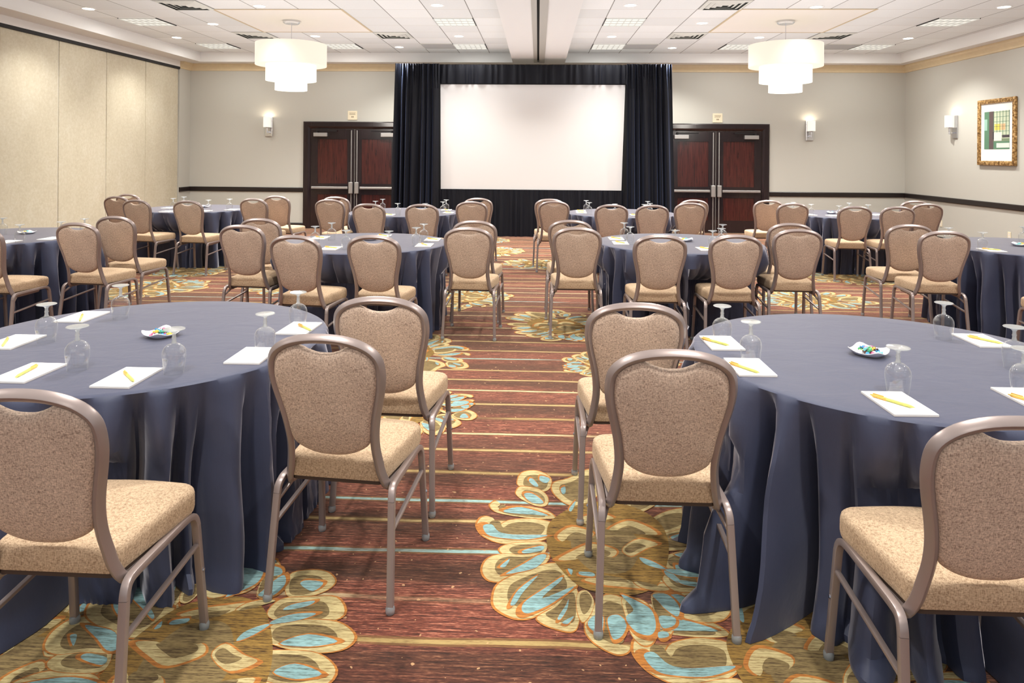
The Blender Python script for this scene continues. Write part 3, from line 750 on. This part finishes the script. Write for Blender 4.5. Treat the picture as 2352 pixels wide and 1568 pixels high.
GL = [(107,690),(178,741),(277,647),(400,747),(609,712),(685,663),(1659,694),(1725,730),(2063,789),(2168,687),(2330,742),(2352,792),
 (724,518),(762,510),(795,527),(893.5,529),(956,521),(973.6,512.7),(862.5,460.5),(879,456),(913.7,465.6),(976.5,466),(1017.5,462),(1025,457.5),
 (1434,510),(1447.7,519),(1551,527),(1637,528),(1657,523),(1660,514),(1346.5,459),(1353.5,463.6),(1412.5,467),(1480,468),(1487.7,461),(1493,465.6),
 (1822,463),(1849,468),(1927,471),(1950.5,464.5),(1994,469),(2160,521),(2236,533),(2351,519),(6,499),(45.6,514),(143,507.5),(194.6,500.6),(398,454),(422.5,450.7),(480,458),(545,456.7)]
g0 = make_glass(); items = []
for i, p in enumerate(GL):
    x, y = atz(p[0], p[1] + (7 if p[1] > 600 else 1), TZ + GZ); x, y, k = clamp_on(x, y, .05)
    o = g0 if i == 0 else dup(g0); o.location = (x, y, TZ); o.rotation_euler.z = random.uniform(0, 6)
    items.append((k, x, o))
def name_items(items, fmt, cat, group):
    for k in TABLES:
        s = sorted([(abs(x), o) for kk, x, o in items if kk == k], key=lambda q: q[0])
        for i, (_, o) in enumerate(s): tag(o, fmt % (ORD[i], TABLES[k][2]), cat, group)
name_items(items, 'upside-down clear water goblet, %s from the aisle on the %s table', 'glass', 'upturned goblets on the tables')

PAD = [(190,729),(30,787),(65,858),(293,869),(720,754),(606,823),(1623,787),(1700,847),(2063,929),(2255,784),(2372,919),
 (735,547),(761,571),(880,543),(975,564),(998.6,551),(892.7,494),(1030,489),(1034,482.5),(1415,549),(1425,559),(1622,573),(1334,485),(1335,489),(1460,494.6),
 (1859,493.7),(1915,496),(2015,493.7),(2251,578),(15,556.5),(119,548.5),(387,478),(385,486),(469.5,485.5),(543.6,482.5)]
PENS = {0:((178,741),(188,720)),1:((5,795),(18,777)),2:((36,866),(84,840)),3:((283,852),(310,878)),4:((707,745),(740,760)),6:((1587,776),(1651,793)),7:((1672,836),(1722,853)),8:((1998,906),(2106,938)),9:((2224,772),(2304,789)),10:((2309,909),(2400,934))}
def make_pad():
    r = empty('notepad')
    MB().box(-.070, .070, -.108, .108, .0015, .0075).build('sheets', M['paper'], r)
    MB().box(-.0702, .0702, -.1082, .1082, 0, .0015).build('backing_board', M['card'], r)
    return r
def make_pen():
    r = empty('pen')
    def cyl(pts, nm, mat):
        o = MB().lathe(pts, 10).build(nm, mat, r); o.data.transform(Matrix.Rotation(PI/2, 4, 'Y')); return o
    cyl([(0, -.072), (.001, -.071), (.0042, -.058), (.0052, -.05), (.0052, .02), (0, .02)], 'barrel', M['lime'])
    cyl([(0, .02), (.0056, .02), (.0056, .062), (.0045, .068), (.0025, .069), (.0025, .075), (0, .075)], 'cap', M['orange'])
    MB().box(.03, .066, -.0015, .0015, .0055, .0078).build('clip', M['orange'], r)
    return r
p0 = make_pad(); n0 = make_pen(); pads = []; pens = []; fp = True
for i, p in enumerate(PAD):
    x, y = atz(p[0], p[1], TZ); k = table_of(x, y); cx, cy, _ = TABLES[k]
    # keep the four corners on the table
    for _ in range(30):
        if max(math.hypot(x+a-cx, y+b-cy) for a in (-.07, .07) for b in (-.108, .108)) <= TR - .008: break
        x += (cx - x)*.03; y += (cy - y)*.03
    if i > 0:
        for kk, xx, oo in pads:                                        # two pads side by side never share a spot
            if kk == k and abs(xx - x) < .145 and abs(oo.location.y - y) < .225: y = oo.location.y + math.copysign(.228, y - oo.location.y)
    o = p0 if i == 0 else dup(p0); o.location = (x, y, TZ); o.rotation_euler.z = math.radians(random.uniform(-2, 2))
    pads.append((k, x, o))
    if i in PENS or k in (3, 4, 8, 9, 6):
        q = n0 if fp else dup(n0); fp = False
        if i in PENS:
            (ax, ay), (bx, by) = PENS[i]; a = atz(ax, ay, TZ + .012); b = atz(bx, by, TZ + .012)
            ang = math.atan2(a[1]-b[1], a[0]-b[0]) if i > 5 or i == 3 or i == 4 else math.atan2(b[1]-a[1], b[0]-a[0])
            mx, my = (a[0]+b[0])/2, (a[1]+b[1])/2
            mx = min(max(mx, x - .03), x + .03); my = min(max(my, y - .05), y + .05)
        else: ang = math.radians(random.uniform(120, 160)); mx, my = x, y
        q.location = (mx, my, TZ + .0075 + .0057); q.rotation_euler.z = ang; pens.append((k, x, q))
name_items(pads, 'white notepad, %s from the aisle on the %s table', 'notepad', 'notepads on the tables')
name_items(pens, 'lime and orange pen, %s from the aisle among the notepads of the %s table', 'pen', 'pens on the notepads')

# candy dishes
def make_dish():
    vs = []; fs = []; N = 40; loops = []
    def ring(s, z, lift):
        lp = []
        for i in range(N):
            t = 2*PI*i/N; c = (abs(math.cos(t))**4 + abs(math.sin(t))**4)**(-.25)
            cor = max(0, c - 1)/.19; lp.append((s*c*math.cos(t + PI/4), s*c*math.sin(t + PI/4), z + lift*cor**1.5))
        return lp
    loops = [ring(.004, .002, 0), ring(.04, .0, 0), ring(.052, .003, .002), ring(.066, .012, .010), ring(.070, .016, .013), ring(.069, .018, .0135), ring(.062, .013, .010), ring(.048, .006, .002), ring(.004, .005, 0)]
    return MB().rings(loops)
DISH = [((1995, 812), 24, .0), ((372, 770), 18, .3), ((850, 550), 6, .2), ((1574, 553), 6, .5), ((2343, 564), 9, .1), ((62, 536), 6, .4), ((1910, 490), 5, .2), ((468, 476), 4, .6)]
CC = {'blue': (70, 150, 205), 'green': (70, 170, 110), 'pink': (220, 110, 150), 'yellow': (228, 205, 90), 'white': (232, 236, 240), 'teal': (120, 200, 205), 'brown': (80, 50, 44)}
for c, v in CC.items(): M['candy_' + c] = simple('candy_wrapper_' + c, v, .22, 0, .6)
def candy_mesh(c):
    return MB().lathe([(0, -.016), (.006, -.0155), (.0018, -.009), (.0062, -.006), (.0078, 0), (.0062, .006), (.0018, .009), (.006, .0155), (0, .016)], 8)
cand0 = {}
dish0 = None
for (px, py), n, rot in DISH:
    x, y = atz(px, py, TZ + .004); x, y, k = clamp_on(x, y, .1)
    if dish0 is None: dish0 = d = make_dish().build('candy_dish', M['china'])
    else: d = dup(dish0)
    d.location = (x, y, TZ + .0002); d.rotation_euler.z = rot
    tag(d, 'small white candy dish with upturned corners on the %s table' % TABLES[k][2], 'dish', 'candy dishes')
    rnd = random.Random(k)
    for j in range(n):
        c = list(CC)[j % 7] if n > 10 else ['white', 'teal', 'yellow'][j % 3]
        if j < n*.6: rr, zz = .04*math.sqrt((j + .5)/(n*.6)), .0135
        else: rr, zz = .024*math.sqrt((j - n*.6 + .5)/(n*.4)), .0265
        a = j*2.4 + k
        if c not in cand0: cand0[c] = o = candy_mesh(c).build('wrapped_candy', M['candy_' + c])
        else: o = dup(cand0[c])
        o.location = (x + rr*math.cos(a), y + rr*math.sin(a), TZ + zz); o.rotation_euler = (PI/2 + rnd.uniform(-.25, .25), rnd.uniform(-.2, .2), rnd.uniform(0, 6))
        tag(o, '%s wrapped candy in the white dish on the %s table' % (c, TABLES[k][2]), 'candy', 'candies in the dish on the %s table' % TABLES[k][2])

# ------------------------------------------------------------------ chandeliers, sconces, picture, outlets
def ringshade(mb, r, z0, z1, th=.006):
    mb.lathe([(r, z0), (r, z1), (r - th, z1), (r - th, z0)], 64, closed=True)
def chandelier(x, y, label, tiers):
    r = empty('drum_chandelier', (x, y, 0)); tag(r, label, 'chandelier', 'three-tier drum chandeliers')
    for nm, rad, z0, z1, mt in tiers:
        m = MB(); ringshade(m, rad, z0, z1); 
        m.lathe([(.0, z0 + .012), (rad - .006, z0 + .012), (rad - .006, z0 + .016), (0, z0 + .016)], 64)
        m.build(nm, M[mt], r)
    MB().lathe([(0, 3.585), (.11, 3.59), (.13, 3.61), (.13, 3.638), (0, 3.638)], 32).build('canopy', M['chrome'], r)
    MB().lathe([(.0, 3.2), (.006, 3.2), (.006, 3.59), (0, 3.59)], 8).build('rod', M['chrome'], r)
    m = MB()
    for a in range(3):
        c, s = math.cos(a*2*PI/3), math.sin(a*2*PI/3); m.tube([(0, 0, 3.262), (.51*c, .51*s, 3.262)], .008, mi=0, ref=(0, 0, 1))
    m.build('spider', M['chrome'], r)
    return r
TIERS = (('shade', .535, 2.94, 3.275, 'shade_top'), ('shade', .38, 2.70, 2.985, 'shade_low'), ('shade', .243, 2.555, 2.73, 'shade_low'))
chandelier(-3.855, 10.72, 'white three-tier drum chandelier hanging on the partition side of the beam', TIERS)
chandelier(3.74, 10.72, 'white three-tier drum chandelier hanging on the picture-wall side of the beam', TIERS)
def sconce(loc, rz, label):
    r = empty('wall_sconce', loc, rz); tag(r, label, 'wall lamp', 'slim wall sconces')
    MB().box(-.075, .075, -.022, -.001, -.205, .20, 0, .004).build('back_plate', M['chrome'], r)
    MB().lathe([(.068, -.015), (.076, -.01), (.076, .20), (.072, .20), (.072, -.01), (0, -.012)], 28, (0, -.11, 0)).build('glass_shade', M['sconce_glass'], r)
    MB().lathe([(0, -.14), (.016, -.14), (.016, -.03), (.06, -.018), (.06, -.012), (0, -.012)], 20, (0, -.11, 0)).box(-.012, .012, -.11, -.02, -.12, -.10).build('stem', M['chrome'], r)
    L = bpy.data.lights.new('sconce_lamp', 'POINT'); L.energy = 2.2; L.color = (1, .83, .62); L.shadow_soft_size = .03
    lo = bpy.data.objects.new('sconce_lamp', L); COL.objects.link(lo); lo.parent = r; lo.location = (0, -.11, .19)
    return r
def on_back(px, py): d = ray(px, py); t = D/d[1]; return (d[0]*t, D, H + d[2]*t)
def on_right(px, py): d = ray(px, py); t = XR/d[0]; return (XR, d[1]*t, H + d[2]*t)
sconce(on_back(618, 291), 0, 'chrome wall sconce with lit glass on the end wall by the partition-side door')
sconce(on_back(1859, 300), 0, 'chrome wall sconce with lit glass on the end wall by the picture-side door')
sconce(on_right(2195, 291), -PI/2, 'chrome wall sconce with lit glass beside the framed picture')
# framed picture
q0 = on_right(2250, 300); q1 = on_right(2338, 300); zt_ = on_right(2294, 226)[2]; zb_ = on_right(2294, 380)[2]
pw, ph = (q0[1]-q1[1]), zt_ - zb_
pic = empty('framed_picture', (XR, (q0[1]+q1[1])/2, (zt_+zb_)/2), -PI/2); tag(pic, 'framed picture in a gilt frame with wide white mat on the side wall', 'picture')
a, b, f = pw/2, ph/2, .075
m = MB()
for x0, x1, z0, z1 in ((-a, -a+f, -b, b), (a-f, a, -b, b), (-a+f, a-f, -b, -b+f), (-a+f, a-f, b-f, b)): m.box(x0, x1, -.045, -.002, z0, z1, 0, .012)
for k in range(13):
    t = -b + .05 + k*(2*b - .1)/12
    for x in (-a + f/2, a - f/2): m.lathe([(0, -.012), (.014, -.006), (.014, .006), (0, .012)], 8, (x, -.045, t))
m.build('frame', M['gilt'], pic)
MB().box(-a+f, a-f, -.02, -.004, -b+f, b-f).build('mat_board', M['mat_board'], pic)
art = MB(); ax0, ax1, az0, az1 = -a + f + .085, a - f - .085, -b + f + .19, b - f - .13
acols = [(92, 78, 78), (120, 140, 110), (196, 206, 180), (240, 200, 90), (240, 176, 130), (90, 130, 104), (214, 220, 212), (70, 66, 70), (150, 190, 175)]
amats = [simple('art_colour', c, .7) for c in acols]
art.box(ax0, ax1, -.0215, -.019, az0, az1, 1)
W2, H2 = ax1 - ax0, az1 - az0
def q(u0, u1, v0, v1, mi, dz=0): art.box(ax0 + u0*W2, ax0 + u1*W2, -.0222 - dz, -.021, az0 + v0*H2, az0 + v1*H2, mi)
q(0, .2, 0, 1, 5); q(.2, .38, 0, 1, 0, .0002); q(.0, .12, .5, .8, 8, .0003); q(.38, 1, .28, 1, 2); q(.42, .66, .5, .66, 3, .0004); q(.68, .84, .5, .66, 4, .0004)
for i in range(6): q(.38 + i*.12, .40 + i*.12, .3, 1, 5, .0006)
for i in range(6): q(.38, 1, .34 + i*.125, .35 + i*.125, 5, .0006)
q(.4, .7, .22, .44, 6, .0008); q(.72, 1, .30, .37, 7, .0009); q(.38, 1, 0, .2, 5, .0003); q(.5, 1, .04, .16, 6, .0006); q(.34, .4, .26, .46, 7, .0007)
art.build('artwork', amats, pic)
for px, py, lb in ((2161.7, 513, 'ivory outlet plate low on the side wall behind the back-row chairs'), (2319, 541, 'ivory outlet plate low on the side wall behind the middle-row picture-wall table')):
    o = empty('outlet_plate', on_right(px, py), -PI/2); tag(o, lb, 'outlet')
    MB().box(-.036, .036, -.008, 0, -.058, .058, 0, .003).build('plate', M['ivory'], o)
    MB().box(-.016, .016, -.0095, -.0075, .008, .034).box(-.016, .016, -.0095, -.0075, -.034, -.008).build('socket', M['white_paint'], o)

# ------------------------------------------------------------------ ceiling fixtures
def ceil_xy(px, py): return atz(px, py, ZC)
fix = {'d': [], 'v': [], 't': [], 'g': []}
DL = [(203,20),(596,14),(489,55),(406,86),(724,83),(1004,12),(1054,83),(917,108),(1448,12),(1405,84),(1544,110),(1613,53),(1744,86),(1875,16),(2086,88),(2306,16)]
VE = [(392,15),(566,84),(887,82),(1668,12),(1578,82),(1913,85)]
TRO = [(1033,51),(1069,108),(1427,51),(1386,109),(322,55),(484,109),(772,109),(1690,110),(2190,55),(2010,113)]
GR = [(998,107),(1462,109),(1931,112)]
def snap(x, y):
    s = 1 if x > 0 else -1; ax = abs(x); i = round((ax - 1.0 - .305)/.61); j = round((y - .12 - .305)/.61)
    return s*(1.0 + .305 + .61*i), .12 + .305 + .61*j
def downlight():
    r = empty('downlight')
    MB().lathe([(.078, -.004), (.098, -.005), (.102, -.001), (.102, .002), (.078, .002)], 32, closed=True).build('trim_ring', M['white_paint'], r)
    MB().lathe([(0, -.002), (.078, -.002), (.078, .001), (0, .001)], 32, closed=False).build('lens', M['led'], r); return r
def vent():
    r = empty('ceiling_vent')
    MB().box(-.295, .295, -.295, .295, -.004, .0).build('backing', M['vent_dark'], r)
    m = MB()
    for k, s in enumerate((.295, .225, .155, .09)):
        for sx in (-1, 1):
            for hor in (0, 1):
                w = .048
                vs = [(-s, s, -.006), (s, s, -.006), (s - w, s - w, -.022), (-s + w, s - w, -.022)]
                vs = [(x, sx*y, z) for x, y, z in vs] if not hor else [(sx*y, x, z) for x, y, z in vs]
                m.add(vs + [(x, y, z + .003) for x, y, z in vs], [(0,1,2,3), (7,6,5,4), (0,4,5,1), (1,5,6,2), (2,6,7,3), (3,7,4,0)])
    m.build('louver', M['vent'], r); return r
def troffer():
    r = empty('troffer_light')
    MB().box(-.295, .295, -.295, .295, -.004, .0).build('diffuser', M['troffer'], r)
    m = MB()
    for i in range(7): u = -.295 + i*.59/6; m.box(u - .004, u + .004, -.295, .295, -.016, -.004)
    for i in range(4): u = -.295 + i*.59/3; m.box(-.295, .295, u - .004, u + .004, -.016, -.004)
    m.build('louver', M['louver'], r)
    MB().box(-.305, -.295, -.305, .305, -.012, .0).box(.295, .305, -.305, .305, -.012, .0).build('side_gap', M['gap'], r); return r
def grille():
    r = empty('return_grille'); MB().box(-.30, .30, -.30, .30, -.004, 0).build('face', M['grille'], r)
    MB().box(-.30, .30, -.305, -.295, -.008, 0).box(-.30, .30, .295, .305, -.008, 0).box(-.305, -.295, -.305, .305, -.008, 0).box(.295, .305, -.305, .305, -.008, 0).build('rim', M['vent'], r); return r
def place(pts, maker, cat, nm, group, do_snap=True):
    o0 = maker(); L = []
    for i, p in enumerate(pts):
        x, y = ceil_xy(*p)
        if do_snap: x, y = snap(x, y)
        o = o0 if i == 0 else dup(o0); o.location = (x, y, ZC - .0005); L.append((x, y, o))
    for side, nmside in ((-1, 'partition-side'), (1, 'picture-side')):
        S = sorted([q for q in L if q[0]*side > 0], key=lambda q: -q[1]); rows = []
        for q in S:
            if rows and abs(rows[-1][0][1] - q[1]) < .45: rows[-1].append(q)
            else: rows.append([q])
        for i, rw in enumerate(rows):
            rw.sort(key=lambda q: abs(q[0]))
            for j, (x, y, o) in enumerate(rw):
                if len(rw) == 1: lb = '%s in the %s ceiling bay, alone in %s row from the screen wall' % (nm, nmside, ORD[i])
                else: lb = '%s in %s ceiling bay, %s row from screen wall, %s from beam' % (nm, nmside, ORD[i], ORD[j])
                tag(o, lb, cat, group)
    return L
downs = place(DL, downlight, 'downlight', 'round lit downlight', 'recessed downlights', False)
place(VE, vent, 'vent', 'square louvred vent', 'ceiling vents')
trs = place(TRO, troffer, 'ceiling light', 'square louvred light', 'square ceiling lights')
place(GR, grille, 'vent', 'flat grey grille', 'grey return grilles')

# ------------------------------------------------------------------ light
def light(name, typ, loc, energy, color=(1, 1, 1), rot=(0, 0, 0), **kw):
    L = bpy.data.lights.new(name, typ); L.energy = energy; L.color = color
    for k, v in kw.items(): setattr(L, k, v)
    o = bpy.data.objects.new(name, L); COL.objects.link(o); o.location = loc; o.rotation_euler = rot; return o
WARM = (1, .965, .905); COOL = (.94, .97, 1.0)
for x, y, o in downs: light('downlight_lamp', 'SPOT', (x, y, ZC - .03), 150 if x < -5.9 else 290, WARM, spot_size=math.radians(125), spot_blend=.8, shadow_soft_size=.07)
for x in (-4.6, -1.4, 1.4, 4.6):            # the same lamps go on overhead and behind the camera
    for y in (-1.0, 1.5, 4.0, 6.2): light('downlight_lamp', 'SPOT', (x, y, ZC - .03), 230 if y > 0 else 90, WARM, spot_size=math.radians(130), spot_blend=.8, shadow_soft_size=.08)
for x, y, o in trs: light('troffer_lamp', 'AREA', (x, y, ZC - .03), 16, (1, .98, .94), shape='SQUARE', size=.55)
for x in (-3.855, 3.74):
    light('chandelier_lamp', 'POINT', (x, 10.72, 2.44), 45, (1, .93, .84), shadow_soft_size=.2)
# daylight from the window side behind the camera
light('window_daylight', 'AREA', (0, YB + .2, 2.0), 50, COOL, (PI/2, 0, 0), shape='RECTANGLE', size=13.5, size_y=2.8)
for x, sx in ((-3.76, 6.3), (3.86, 6.5)):     # added fill lights without fixtures, facing up to brighten the ceiling bays
    light('ceiling_fill', 'AREA', (x, 5.6, ZS - .03), 60, (.96, .985, 1), (PI, 0, 0), shape='RECTANGLE', size=sx, size_y=16.8)
light('room_fill', 'AREA', (0, 5.4, 2.35), 300, (.96, .985, 1), (PI, 0, 0), shape='RECTANGLE', size=10.5, size_y=15)  # added unseen fill facing up, lifts the beam, soffits and ceiling
w = bpy.data.worlds.new('world'); scene.world = w; w.use_nodes = True
w.node_tree.nodes['Background'].inputs[0].default_value = (.93, .96, 1, 1); w.node_tree.nodes['Background'].inputs[1].default_value = .22

vs = scene.view_settings; vs.view_transform = 'Standard'; vs.look = 'None'; vs.gamma = 1; vs.use_curve_mapping = False; vs.exposure = 0.1
cy = scene.cycles
cy.use_denoising = True; cy.max_bounces = 10; cy.diffuse_bounces = 5; cy.glossy_bounces = 4; cy.transmission_bounces = 8; cy.transparent_max_bounces = 16
cy.sample_clamp_indirect = 6; cy.caustics_refractive = False; cy.caustics_reflective = False
